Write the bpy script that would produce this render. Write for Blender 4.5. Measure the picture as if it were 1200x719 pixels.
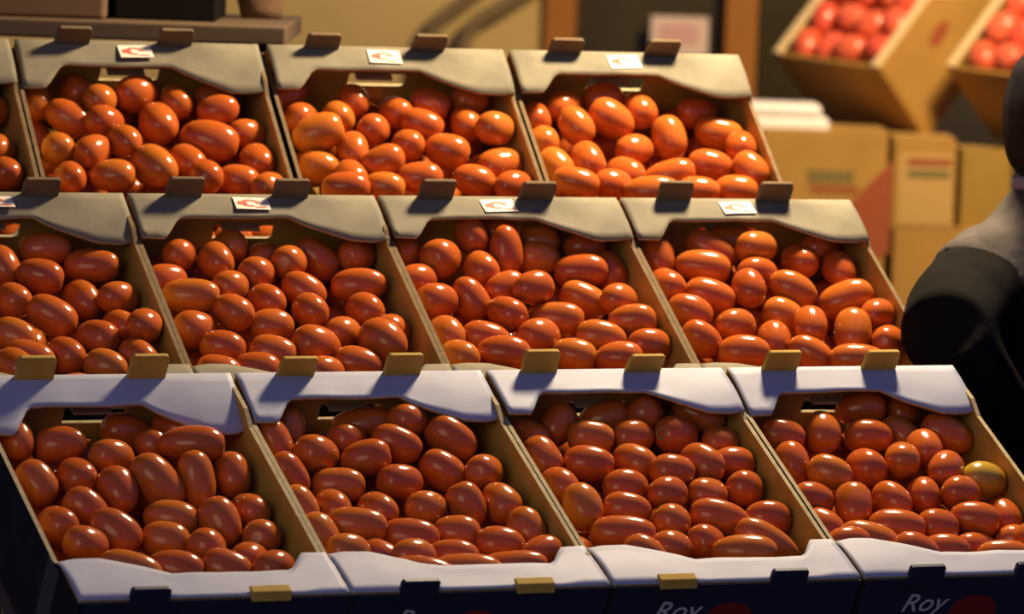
import bpy, bmesh, math, random
from mathutils import Vector, Matrix, noise

for o in list(bpy.data.objects):
    bpy.data.objects.remove(o)
S = bpy.context.scene
COL = S.collection
random.seed(7)
V3 = Vector

# ------------------------------------------------------------------ camera
CAM = V3((-1.88158, -5.05132, 0.76042))
YAW, PITCH, ROLL, FPX = 0.43577, 0.08314, 0.03332, 6272.23
fw = V3((math.sin(YAW)*math.cos(PITCH), math.cos(YAW)*math.cos(PITCH), -math.sin(PITCH)))
rt0 = V3((math.cos(YAW), -math.sin(YAW), 0)); up0 = rt0.cross(fw)
rt = rt0*math.cos(ROLL) + up0*math.sin(ROLL); up = up0*math.cos(ROLL) - rt0*math.sin(ROLL)
cd = bpy.data.cameras.new('camera'); cam = bpy.data.objects.new('camera', cd); COL.objects.link(cam)
cd.sensor_width = 36; cd.lens = FPX/1200*36; cd.clip_end = 200
cam.matrix_world = Matrix(((rt.x, up.x, -fw.x, CAM.x), (rt.y, up.y, -fw.y, CAM.y), (rt.z, up.z, -fw.z, CAM.z), (0, 0, 0, 1)))
cd.dof.use_dof = True; cd.dof.focus_distance = 5.95; cd.dof.aperture_fstop = 7.5
S.camera = cam

# ------------------------------------------------------------------ sky, lamps, exposure
w = bpy.data.worlds.new('dusk_sky'); S.world = w; w.use_nodes = True
bg = w.node_tree.nodes['Background']; bg.inputs[0].default_value = (0.20, 0.30, 0.95, 1); bg.inputs[1].default_value = 0.29

def area(name, loc, target, sx, sy, watt, col):
    l = bpy.data.lights.new(name, 'AREA'); l.shape = 'ELLIPSE'; l.size = sx; l.size_y = sy; l.energy = watt; l.color = col
    o = bpy.data.objects.new(name, l); COL.objects.link(o); o.location = loc
    o.rotation_euler = (V3(target)-V3(loc)).to_track_quat('-Z', 'Y').to_euler()
    return o
area('stall_lamp', (1.42, 0.93, 1.44), (0.7, 0.30, 0.1), 0.32, 0.24, 66, (1.0, 0.78, 0.51))
area('front_left_fill', (-3.8, -4.0, 1.7), (0.7, 0.4, 0.1), 3.4, 3.0, 46, (1.0, 0.72, 0.38))  # added soft fill for tomato fronts and inner walls; no such lamp is seen
area('shop_lamp', (3.35, 3.0, 1.8), (3.3, 5.2, 0.1), 0.5, 0.5, 104, (1.0, 0.75, 0.43))

vs = S.view_settings
vs.view_transform = 'Standard'; vs.look = 'None'; vs.exposure = 0.0; vs.gamma = 1.0; vs.use_curve_mapping = False

FLOOR = -1.0

def at(px, py, depth):
    'a point of the place that lies this far from the camera plane'
    return CAM + fw*depth + rt*((px-600)/FPX*depth) - up*((py-359.5)/FPX*depth)

# ------------------------------------------------------------------ materials
MATS = {}
def mat(name, col, rough=.8, col2=None, scale=40, detail=3, bump=0, bscale=120, spec=.3, rnd=None, coat=0, metal=0, stretch=None):
    if name in MATS: return MATS[name]
    m = bpy.data.materials.new(name); m.use_nodes = True; nt = m.node_tree; b = nt.nodes['Principled BSDF']
    b.inputs['Roughness'].default_value = rough; b.inputs['Specular IOR Level'].default_value = spec
    b.inputs['Coat Weight'].default_value = coat; b.inputs['Metallic'].default_value = metal
    b.inputs['Base Color'].default_value = (*col, 1)
    tc = nt.nodes.new('ShaderNodeTexCoord'); co = tc.outputs['Object']
    if stretch:
        mp = nt.nodes.new('ShaderNodeMapping'); mp.inputs['Scale'].default_value = stretch
        nt.links.new(co, mp.inputs[0]); co = mp.outputs[0]
    out = None
    if col2:
        n = nt.nodes.new('ShaderNodeTexNoise'); n.inputs['Scale'].default_value = scale; n.inputs['Detail'].default_value = detail
        nt.links.new(co, n.inputs['Vector'])
        r = nt.nodes.new('ShaderNodeValToRGB'); r.color_ramp.elements[0].position = .35; r.color_ramp.elements[1].position = .66
        r.color_ramp.elements[0].color = (*col, 1); r.color_ramp.elements[1].color = (*col2, 1)
        nt.links.new(n.outputs[0], r.inputs[0]); out = r.outputs[0]
        nt.links.new(out, b.inputs['Base Color'])
    if rnd:
        oi = nt.nodes.new('ShaderNodeObjectInfo')
        r2 = nt.nodes.new('ShaderNodeValToRGB')
        r2.color_ramp.elements[0].color = (*rnd[0], 1); r2.color_ramp.elements[1].color = (*rnd[-1], 1)
        for i, c in enumerate(rnd[1:-1]):
            e = r2.color_ramp.elements.new((i+1)/(len(rnd)-1)); e.color = (*c, 1)
        nt.links.new(oi.outputs['Random'], r2.inputs[0])
        if out:
            mx = nt.nodes.new('ShaderNodeMix'); mx.data_type = 'RGBA'; mx.blend_type = 'MULTIPLY'; mx.inputs[0].default_value = 1
            nt.links.new(r2.outputs[0], mx.inputs[6]); nt.links.new(out, mx.inputs[7]); nt.links.new(mx.outputs[2], b.inputs['Base Color'])
        else: nt.links.new(r2.outputs[0], b.inputs['Base Color'])
    if bump:
        n2 = nt.nodes.new('ShaderNodeTexNoise'); n2.inputs['Scale'].default_value = bscale; n2.inputs['Detail'].default_value = 4
        nt.links.new(co, n2.inputs['Vector'])
        bp = nt.nodes.new('ShaderNodeBump'); bp.inputs['Strength'].default_value = bump; bp.inputs['Distance'].default_value = .002
        nt.links.new(n2.outputs[0], bp.inputs['Height']); nt.links.new(bp.outputs[0], b.inputs['Normal'])
    MATS[name] = m
    return m

KRAFT = mat('kraft_board', (.42, .26, .035), .85, (.49, .32, .055), 25, bump=.2)
KRAFT2 = mat('kraft_board_brown', (.42, .265, .045), .85, (.49, .32, .065), 25, bump=.2)
EDGEB = mat('brown_board_edge', (.15, .095, .04), .9, (.20, .13, .06), 90)
TABD = mat('dark_tab_board', (.13, .085, .04), .9, (.17, .115, .055), 40)
EDGE = mat('cut_board_edge', (.32, .25, .12), .9, (.42, .34, .19), 90)
NAVY = mat('navy_print', (.016, .020, .045), .5, (.020, .025, .055), 30, spec=.3)
WHITE = mat('white_coated_board', (.32, .33, .40), .6, (.37, .38, .455), 18, bump=.1, bscale=30)
GREYW = mat('grey_white_board', (.145, .125, .08), .8, (.235, .203, .13), 14, bump=.25, bscale=35)
GREYD = mat('grey_side_print', (.014, .013, .012), .9, (.024, .022, .020), 22, spec=.1)
GREYS = mat('grey_strip_print', (.06, .052, .042), .8)
STICK = mat('sticker_paper', (.72, .60, .48), .6, (.80, .70, .58), 60)
REDP = mat('red_print', (.55, .10, .05), .6)
REDP2 = mat('dark_red_print', (.22, .015, .012), .6)
WHP = mat('white_print', (.55, .55, .58), .6)
TOM = mat('tomato_skin', (1, .92, .9), .17, (1, 1.15, 1.0), 14, 2, spec=.42,
          rnd=[(.43, .082, .014), (.50, .108, .017), (.45, .088, .014), (.51, .138, .018), (.45, .084, .014)])
TOMB = mat('shop_tomato_skin', (1, .92, .9), .25, (1, 1.1, 1.0), 14, 2, spec=.5,
          rnd=[(.62, .075, .035), (.70, .13, .06), (.60, .09, .03)])
SCAR = mat('stem_scar_skin', (.36, .24, .08), .8, (.22, .17, .05), 200)
WOOD = mat('dark_wood', (.05, .028, .014), .7, (.075, .042, .02), 12, stretch=(1, 1, .1))
def yellow_tomato():
    m = bpy.data.materials.new('unripe_tomato_skin'); m.use_nodes = True; nt = m.node_tree; b = nt.nodes['Principled BSDF']
    b.inputs['Roughness'].default_value = .25
    tc = nt.nodes.new('ShaderNodeTexCoord'); sp = nt.nodes.new('ShaderNodeSeparateXYZ'); r = nt.nodes.new('ShaderNodeValToRGB')
    nt.links.new(tc.outputs['Generated'], sp.inputs[0]); nt.links.new(sp.outputs[2], r.inputs[0]); nt.links.new(r.outputs[0], b.inputs['Base Color'])
    r.color_ramp.elements[0].position = .45; r.color_ramp.elements[0].color = (.46, .27, .018, 1)
    r.color_ramp.elements[1].position = .95; r.color_ramp.elements[1].color = (.45, .12, .014, 1)
    return m
TOMY = yellow_tomato()

# ------------------------------------------------------------------ builders
def tag(o, label=None, cat=None, group=None, kind=None):
    if label: o['label'] = label
    if cat: o['category'] = cat
    if group: o['group'] = group
    if kind: o['kind'] = kind
    return o
def mesh_obj(name, verts, faces, mats, parent=None, idx=None, smooth=False, loc=None):
    me = bpy.data.meshes.new(name); me.from_pydata([tuple(v) for v in verts], [], faces); me.update()
    bm = bmesh.new(); bm.from_mesh(me); 
    if idx:
        for f, i in zip(bm.faces, idx): f.material_index = i
    bmesh.ops.recalc_face_normals(bm, faces=bm.faces); bm.to_mesh(me); bm.free()
    for m in (mats if isinstance(mats, (list, tuple)) else [mats]): me.materials.append(m)
    if smooth:
        for p in me.polygons: p.use_smooth = True
    o = bpy.data.objects.new(name, me); COL.objects.link(o)
    if parent: o.parent = parent
    if loc is not None: o.location = loc
    return o
class MB:
    'collects boxes and lofts of ONE piece'
    def __init__(s): s.v = []; s.f = []; s.i = []
    def box(s, lo, hi, mi=0, faces=None, frame=None):
        'faces: material index per side -x +x -y +y -z +z'
        b = len(s.v); c = [(x, y, z) for z in (lo[2], hi[2]) for y in (lo[1], hi[1]) for x in (lo[0], hi[0])]
        if frame: c = [frame @ V3(p) for p in c]
        s.v += c
        fs = [(0, 2, 6, 4), (1, 5, 7, 3), (0, 4, 5, 1), (2, 3, 7, 6), (0, 1, 3, 2), (4, 6, 7, 5)]
        for k, f in enumerate(fs):
            s.f.append([b+q for q in f]); s.i.append(faces[k] if faces else mi)
        return s
    def loft(s, rings, mi=0, caps=True):
        b = len(s.v); n = len(rings[0])
        for r in rings: s.v += [V3(p) for p in r]
        for k in range(len(rings)-1):
            for j in range(n):
                s.f.append([b+k*n+j, b+k*n+(j+1) % n, b+(k+1)*n+(j+1) % n, b+(k+1)*n+j]); s.i.append(mi)
        if caps:
            s.f.append([b+j for j in range(n)][::-1]); s.i.append(mi)
            e = b+(len(rings)-1)*n; s.f.append([e+j for j in range(n)]); s.i.append(mi)
        return s
    def tube(s, pts, rad, n=10, mi=0):
        rings = []
        pts = [V3(p) for p in pts]
        rad = rad if isinstance(rad, (list, tuple)) else [rad]*len(pts)
        for k, p in enumerate(pts):
            d = (pts[min(k+1, len(pts)-1)]-pts[max(k-1, 0)]).normalized()
            a = d.cross(V3((0.12, 0.31, 1))).normalized()
            if a.length < .1: a = V3((1, 0, 0))
            b2 = d.cross(a)
            rings.append([p+(a*math.cos(2*math.pi*j/n)+b2*math.sin(2*math.pi*j/n))*rad[k] for j in range(n)])
        return s.loft(rings, mi)
    def build(s, name, mats, parent=None, smooth=False, loc=None, bevel=0, kind=None):
        o = mesh_obj(name, s.v, s.f, mats, parent, s.i, smooth, loc)
        if bevel:
            m = o.modifiers.new('bevel', 'BEVEL'); m.width = bevel; m.segments = 2; m.limit_method = 'ANGLE'
        if kind: o['kind'] = kind
        return o
def empty(name, M):
    e = bpy.data.objects.new(name, None); COL.objects.link(e); e.matrix_world = M; e.empty_display_size = .05
    return e
def frame_m(o, x, y, z):
    return Matrix(((x[0], y[0], z[0], o[0]), (x[1], y[1], z[1], o[1]), (x[2], y[2], z[2], o[2]), (0, 0, 0, 1)))

fh = V3((math.sin(YAW), math.cos(YAW), 0)); rh = V3((math.cos(YAW), -math.sin(YAW), 0)); UP = V3((0, 0, 1))
# ------------------------------------------------------------------ the setting
g = MB().box((-14, -8, FLOOR-.05), (16, 16, FLOOR)).build('floor', mat('dark_asphalt', (.035, .033, .032), .9, (.05, .047, .045), 8, bump=.4)); g['kind'] = 'structure'

DW = 12.6                                                  # distance of the shop front
def wallframe(depth):
    o = at(600, 359.5, depth); o.z = 0
    return frame_m(o, rh, fh, UP)
def wpt(px, py, depth):
    'image place -> (across, height) on the shop front'
    p = wallframe(depth).inverted() @ at(px, py, depth)
    return p.x, p.z
WF = wallframe(DW)
def wbox(name, x0, x1, z0, z1, y0, y1, m, parent=None, kind=None):
    mb = MB().box((x0, y0, z0), (x1, y1, z1)); o = mb.build(name, m, parent, bevel=.004)
    if not parent: o.matrix_world = WF
    if kind: o['kind'] = kind
    return o
PLASTER = mat('ochre_plaster', (.56, .385, .13), .9, (.63, .44, .155), 1.5, bump=.2, bscale=20)
FRAMEW = mat('varnished_brown_wood', (.34, .115, .010), .5, (.42, .15, .014), 6, stretch=(1, 1, .15))
x_post, _ = wpt(637, 30, DW); x_post1, _ = wpt(675, 30, DW); x_p2, _ = wpt(848, 30, DW); x_p3, _ = wpt(886, 30, DW)
xl, _ = wpt(-700, 30, DW); xr, _ = wpt(1700, 30, DW)
wbox('wall_back', xl, x_post, FLOOR, 2.6, 0, .25, PLASTER, kind='structure')
wbox('wall_beside_window', x_p3+.9, xr, FLOOR, 2.6, 0, .25, PLASTER, kind='structure')
wbox('wall_over_window', x_post, x_p3+.9, 1.9, 2.6, 0, .25, PLASTER, kind='structure')
wbox('wall_under_window', x_post, x_p3+.9, FLOOR, -.35, 0, .25, PLASTER, kind='structure')
win = empty('window_1', WF @ Matrix.Translation((x_post, .05, -.35))); win['kind'] = 'structure'
def wchild(name, x0, x1, z0, z1, y0, y1, m):
    return MB().box((x0-x_post, y0-.05, z0+.35), (x1-x_post, y1-.05, z1+.35)).build(name, m, win, bevel=.006)
wchild('window_post', x_post, x_post1, -.35, 1.9, -.03, .12, FRAMEW)
wchild('window_post', x_p2, x_p3, -.35, 1.9, -.03, .12, FRAMEW)
wchild('window_post', x_p3+.83, x_p3+.9, -.35, 1.9, -.03, .12, FRAMEW)
wchild('window_sill', x_post, x_p3+.9, -.35, -.30, -.06, .13, FRAMEW)
wchild('window_head', x_post, x_p3+.9, 1.84, 1.9, -.03, .12, FRAMEW)
GLASS = mat('dark_shop_glass', (.035, .026, .010), .22, (.060, .045, .016), 3, spec=.5)
wchild('window_pane', x_post1, x_p2, -.30, 1.84, .05, .06, GLASS)
wchild('window_pane', x_p3, x_p3+.83, -.30, 1.84, .05, .06, GLASS)
# paper notice behind the trays, hung on the window
sx0, sz1 = wpt(763, 18, DW-.08); sx1, sz0 = wpt(829, 66, DW-.08)
sg = MB().box((0, 0, 0), (sx1-sx0, .006, sz1-sz0)).build('paper_notice', mat('pale_notice_paper', (.80, .58, .42), .7, (.84, .63, .47), 8), bevel=.002)
sg.matrix_world = WF @ Matrix.Translation((sx0, -.04, sz0)); tag(sg, 'pale pink paper notice hanging on the dark shop window', 'notice')
MB().box((.022, -.0015, .028), (sx1-sx0-.022, 0, sz1-sz0-.018)).build('printed_panel', mat('faded_pink_print', (.74, .40, .32), .7), sg)
# two hanging hoses in front of the plaster
def curve_pts(l, n=24):
    P = [V3(p) for p in l]; out = []
    for i in range(len(P)-1):
        p0, p1, p2, p3 = P[max(i-1, 0)], P[i], P[i+1], P[min(i+2, len(P)-1)]
        for k in range(n//(len(P)-1)):
            t = k/(n//(len(P)-1))
            out.append(.5*((2*p1)+(p2-p0)*t+(2*p0-5*p1+4*p2-p3)*t*t+(-p0+3*p1-3*p2+p3)*t**3))
    return out+[P[-1]]
HOSE = mat('grey_brown_hose', (.20, .135, .05), .8, (.23, .155, .06), 10)
for pts, lab in (([(498, 95), (501, 52), (515, 25), (545, 2), (600, -40)], 'grey-brown hose hanging before the ochre wall, left of the two'),
                 ([(540, 95), (543, 52), (560, 26), (590, 8), (650, -30)], 'grey-brown hose hanging before the ochre wall, right of the two')):
    tag(MB().tube(curve_pts([at(x, y, DW-.12) for x, y in pts]), .017).build('hanging_hose', HOSE, smooth=True), lab, 'hose', 'hoses on the ochre wall')

# unseen roof panel, added to keep the dusk sky off the rear tiers
aw = MB().box((-2.2, .35, 0), (3.2, 3.2, .03)).build('sky_blocker', mat('sky_blocker_canvas', (.20, .15, .09), .9, (.24, .18, .11), 3)); aw.location = (0, 0, 1.95); aw['kind'] = 'structure'

# ------------------------------------------------------------------ trays
L, H, TH = .4, .125, .005
ROWS = {'A': ((0.0, 0.0, 0.0), 0.50344, 0.0, 0.30022, .2996), 'B': ((0.3054, 0.43448, 0.15152), 0.54791, -0.06774, 0.30952, .3090),
        'C': ((0.30288, 0.88044, 0.27398), 0.66498, -0.11674, 0.31618, .3156)}
OFF = {'A1': -.002, 'A2': -.002, 'A3': -.001, 'A4': .001, 'C0': -.008, 'C1': -.006, 'C3': .003}
def tray_frame(key):
    o, t, a, s, W = ROWS[key[0]]
    ex = V3((math.cos(a), math.sin(a), 0)); ey = V3((-math.sin(a), math.cos(a), 0))
    v = ey*math.cos(t)+UP*math.sin(t); n = -ey*math.sin(t)+UP*math.cos(t)
    return frame_m(V3(o)+ex*(s*(int(key[1])-1)+OFF.get(key, 0)+(s-W)/2), ex, v, n), W
def sstep(a, b, x):
    t = min(1, max(0, (x-a)/(b-a))); return t*t*(3-2*t)
def ledge(name, W, end, m, parent, bend, seed):
    'folded-in top flap of an end wall: narrow in the middle, wide at the corners'
    N, R = 44, 6; top = []; 
    rnd = random.Random(seed); ph = rnd.uniform(0, 9)
    for i in range(N+1):
        s = i/N
        q = s if end == 'rear' else 1-s
        left = 1-min(1, max(0, (q-.095)/.075)); right = min(1, max(0, (q-.62)/.225))**.85
        dep = .043+.034*left+.036*right*(1-.10*sstep(.93, 1, q))
        dep += .0015*noise.noise(V3((s*9, ph, 0)))
        for j in range(R+1):
            d = dep*j/R
            z = -math.tan(bend)*d + .0022*noise.noise(V3((s*5, d*40, ph)))*j/R
            z -= .004*right*(j/R)**2.0 + .003*left*(j/R)**2
            z += .002*right*math.sin(math.pi*j/R)
            top.append(((.0045+s*(W-.0055)) if end == 'rear' else s*(W-.001), (L-d) if end == 'rear' else d, z))
    v = top+[(p[0], p[1], p[2]-.003) for p in top]; K = len(top); f = []; idx = []
    for i in range(N):
        for j in range(R):
            a = i*(R+1)+j; q = [a, a+1, a+R+2, a+R+1]; f.append(q); idx.append(0); f.append([K+x for x in q][::-1]); idx.append(1)
    rim = [i*(R+1) for i in range(N+1)]+[N*(R+1)+j for j in range(1, R+1)]+[i*(R+1)+R for i in range(N-1, -1, -1)]+[j for j in range(R-1, 0, -1)]
    for k in range(len(rim)):
        a, b = rim[k], rim[(k+1) % len(rim)]; f.append([a, b, K+b, K+a]); idx.append(2)
    o = mesh_obj(name, v, f, [m, KRAFT, EDGE], parent, idx, True, (0, 0, H+.0005))
    return o
def side_wall(name, W, side, parent, outm, kr, edge_pale=False):
    x0, x1 = (0, TH) if side == 'left' else (W-TH, W)
    e = -.010 if side == 'left' else 0                      # the flap stands off the left wall: an open slit
    prof = [(0, 0), (.062, 0), (.085, -.009), (L-.085, -.009), (L-.062, e), (L, e)]
    v = []; f = []; idx = []; n = len(prof)
    for x in (x0, x1):
        v += [(x, p[0], H-.0035+p[1]) for p in prof]+[(x, p[0], 0) for p in prof]
    for k in range(n-1):
        f += [[k, k+1, n+k+1, n+k], [2*n+k, 2*n+k+1, 3*n+k+1, 3*n+k], [k, k+1, 2*n+k+1, 2*n+k], [n+k, n+k+1, 3*n+k+1, 3*n+k]]
        idx += ([1, 0] if side == 'left' else [0, 1])+[2, 0]
    f += [[0, n, 3*n, 2*n], [n-1, 2*n-1, 4*n-1, 3*n-1]]; idx += [1, 1]
    return mesh_obj(name, v, f, [kr, outm, EDGE if outm is NAVY or edge_pale else EDGEB], parent, idx)
def end_wall(name, W, end, parent, outm, kr):
    y0, y1 = (0, TH) if end == 'front' else (L-TH, L)
    mb = MB(); h0, h1, z0, z1 = W*.38, W*.62, H-.060, H-.040; t = H-.0035
    fc = [0, 0, 1, 0, 0, 2] if end == 'front' else [0, 0, 0, 1, 0, 2]
    if end == 'front':
        return mb.box((TH, y0, 0), (W-TH, y1, t), faces=fc).build(name, [kr, outm, EDGE], parent)
    for lo, hi in (((TH, 0), (h0, t)), ((h1, 0), (W-TH, t)), ((h0, 0), (h1, z0)), ((h0, z1), (h1, t))):
        mb.box((lo[0], y0, lo[1]), (hi[0], y1, hi[1]), faces=fc)
    return mb.build(name, [kr, outm, EDGE], parent)
def tab(W, s, end, parent, m, style='up', h=.026, lean=0):
    wd = .044; xc = s*W
    if style == 'up':
        y0, y1 = (L-.007, L-.001) if end == 'rear' else (-.0015, .0045)
        dy = lean if end == 'rear' else -lean
        rings = []
        for z, k, dd in ((-.012, 1, 0), (0, 1, 0), (h*.7, 1, dy*.7), (h*.93, .94, dy), (h, .84, dy)):
            x0, x1 = xc-wd/2*k, xc+wd/2*k
            rings.append([(x0, y0+dd, H+z), (x1, y0+dd, H+z), (x1, y1+dd, H+z), (x0, y1+dd, H+z)])
        mb = MB().loft(rings)
    else:                                                   # folded down flat over the flap
        rings = [[(x, -.003, H-.005), (x, .0025, H+.001), (x, .010, H+.002), (x, .010, H+.006), (x, -.001, H+.0055), (x, -.006, H-.004)] for x in (xc-wd/2, xc-wd/2+.003, xc+wd/2-.003, xc+wd/2)]
        mb = MB().loft(rings)
    return mb.build('stacking_tab', m, parent, bevel=.0012)
def text_mesh(txt, size, m, parent, M):
    c = bpy.data.curves.new('lettering', 'FONT'); c.body = txt; c.size = size; c.shear = .3; c.extrude = .0003; c.resolution_u = 3
    t = bpy.data.objects.new('tmp', c); COL.objects.link(t); bpy.context.view_layer.update()
    me = bpy.data.meshes.new_from_object(t.evaluated_get(bpy.context.evaluated_depsgraph_get()))
    bpy.data.objects.remove(t); me.materials.clear(); me.materials.append(m)
    o = bpy.data.objects.new('printed_lettering', me); COL.objects.link(o); o.parent = parent; o.matrix_local = M
    return o
TIER = {'A': 'bottom', 'B': 'middle', 'C': 'top'}
PLACE = {'A1': 'leftmost bottom tray', 'A2': 'second bottom tray', 'A3': 'third bottom tray', 'A4': 'rightmost bottom tray',
         'B0': 'leftmost middle tray', 'B1': 'second middle tray', 'B2': 'third middle tray', 'B3': 'rightmost middle tray',
         'C0': 'cut-off leftmost top tray', 'C1': 'second top tray', 'C2': 'third top tray', 'C3': 'rightmost top tray'}
BEND = {'A1': .24, 'A2': .10, 'A3': .02, 'A4': .10, 'B0': .12, 'B1': .05, 'B2': .02, 'B3': .02, 'C0': 0, 'C1': .08, 'C2': .02, 'C3': 0}
def make_tray(key):
    M, W = tray_frame(key); row = key[0]
    root = empty('tomato_tray', M @ Matrix.Translation((0, 0, -H)))
    lm = WHITE if row == 'A' else GREYW; outm = NAVY if row == 'A' else GREYD; kr = KRAFT if row == 'A' else KRAFT2
    look = 'navy and white cardboard tray of tomatoes' if row == 'A' else 'grey cardboard tray of tomatoes'
    where = {'0': 'cut off by the left edge', '1': 'leftmost' if row == 'A' else 'second from the left', '2': 'second from the left' if row == 'A' else 'third from the left',
             '3': 'third from the left' if row == 'A' else 'rightmost', '4': 'rightmost'}[key[1]]
    tag(root, f'{look}, {where} on the {TIER[row]} tier', 'tray', 'cardboard tomato trays in three tiers')
    MB().box((TH, TH, 0), (W-TH, L-TH, .005)).build('base_panel', kr, root)
    lw = side_wall('side_wall', W, 'left', root, GREYD, kr, row == 'A'); side_wall('side_wall', W, 'right', root, outm, kr)
    if key == 'A1': MB().box((-.0012, .062, .0), (0, .095, H-.012)).build('corner_strip', GREYS, lw)
    fw_ = end_wall('end_wall', W, 'front', root, outm, kr); rw = end_wall('end_wall', W, 'rear', root, outm, kr)
    rl = ledge('top_flap', W, 'rear', lm, root, BEND[key], ord(key[1])*7+ord(row)); fl = ledge('top_flap', W, 'front', lm, root, .03, ord(row)*3+ord(key[1]))
    rd = random.Random(key)
    for s in (.235, .665):
        tab(W, s+rd.uniform(-.012, .012), 'rear', rw, kr if row == 'A' else TABD, h=.024+rd.uniform(0, .005), lean=rd.uniform(-.004, .003))
    fs = {'A1': ('up', 'fold'), 'A2': ('up', 'fold'), 'A3': ('fold', 'up'), 'A4': ('up', 'up')}.get(key, ('fold', 'fold'))
    for s, st in zip((.255, .70), fs):
        tab(W, s, 'front', fw_, outm if st == 'up' else kr, st, h=.013)
    MB().box((W*.40, L-TH-.012, H-.041), (W*.55, L-TH, H-.038)).build('lit_hand_hole_flap', EDGE, rw)  # the light on this strip is put into its pale colour
    if row != 'A':
        st = MB().box((-.021, -.012, 0), (.021, .013, .0006)).build('price_sticker', STICK, rl)
        st.location = (W*.487, L-.021, .0010); st.rotation_euler = (-BEND[key], 0, rd.uniform(-.06, .06))
        pr = MB()
        for k in range(18):                                # printed ring of the emblem
            a0, a1 = 2*math.pi*k/22, 2*math.pi*(k+1)/22
            q = [(-.002+.012*c*math.cos(a), .0005+.0075*c*math.sin(a), .0009) for c, a in ((1, a0), (1, a1), (.62, a1), (.62, a0))]
            b = len(pr.v); pr.v += q; pr.f.append([b, b+1, b+2, b+3]); pr.i.append(0)
        pr.box((-.017, -.003, .0007), (-.006, .004, .001)); pr.box((.003, -.009, .0007), (.016, -.007, .001))
        pr.build('printed_emblem', REDP, rl).matrix_local = st.matrix_local
        rl.children[-1].location = st.location; rl.children[-1].rotation_euler = st.rotation_euler
    else:
        text_mesh('Roy', .034, WHP, fw_, Matrix.Translation((W*.19, -.0005, H-.048)) @ Matrix.Rotation(math.pi/2, 4, 'X'))
        n = 20; e = MB().loft([[(W*.50+.030*c*math.cos(2*math.pi*k/n), y, H-.052+.024*c*math.sin(2*math.pi*k/n)) for k in range(n)] for y, c in ((-.0007, 1), (.0004, 1))])
        e.build('printed_emblem', REDP2, fw_)
    return root
TRAYS = {k: make_tray(k) for k in PLACE}

# display stand below the trays
st = empty('display_stand', Matrix.Translation((.6, .5, FLOOR)))
tag(st, 'dark wooden tiered stand carrying the sloping tomato trays', 'stand')
inv = st.matrix_world.inverted() if False else Matrix.Translation((-.6, -.5, -FLOOR))
for row, k0, k1 in (('A', 0, 4), ('B', -1, 3), ('C', -1, 3)):
    o, t, a, s, W = ROWS[row]; M, _ = tray_frame(row+'1'); M = M.copy()
    FM = inv @ M
    MB().box((s*k0, .012, -H-.022), (s*k1-.004, L-.02, -H-.001), frame=FM).build('shelf_board', WOOD, st)
    for k in (k0+.06, (k0+k1)/2, k1-.08):
        for v in (.05, .33):
            p = FM @ V3((s*k, v, -H-.022)); MB().box((p.x-.02, p.y-.02, 0), (p.x+.02, p.y+.02, p.z+.004)).build('leg', WOOD, st)
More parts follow.
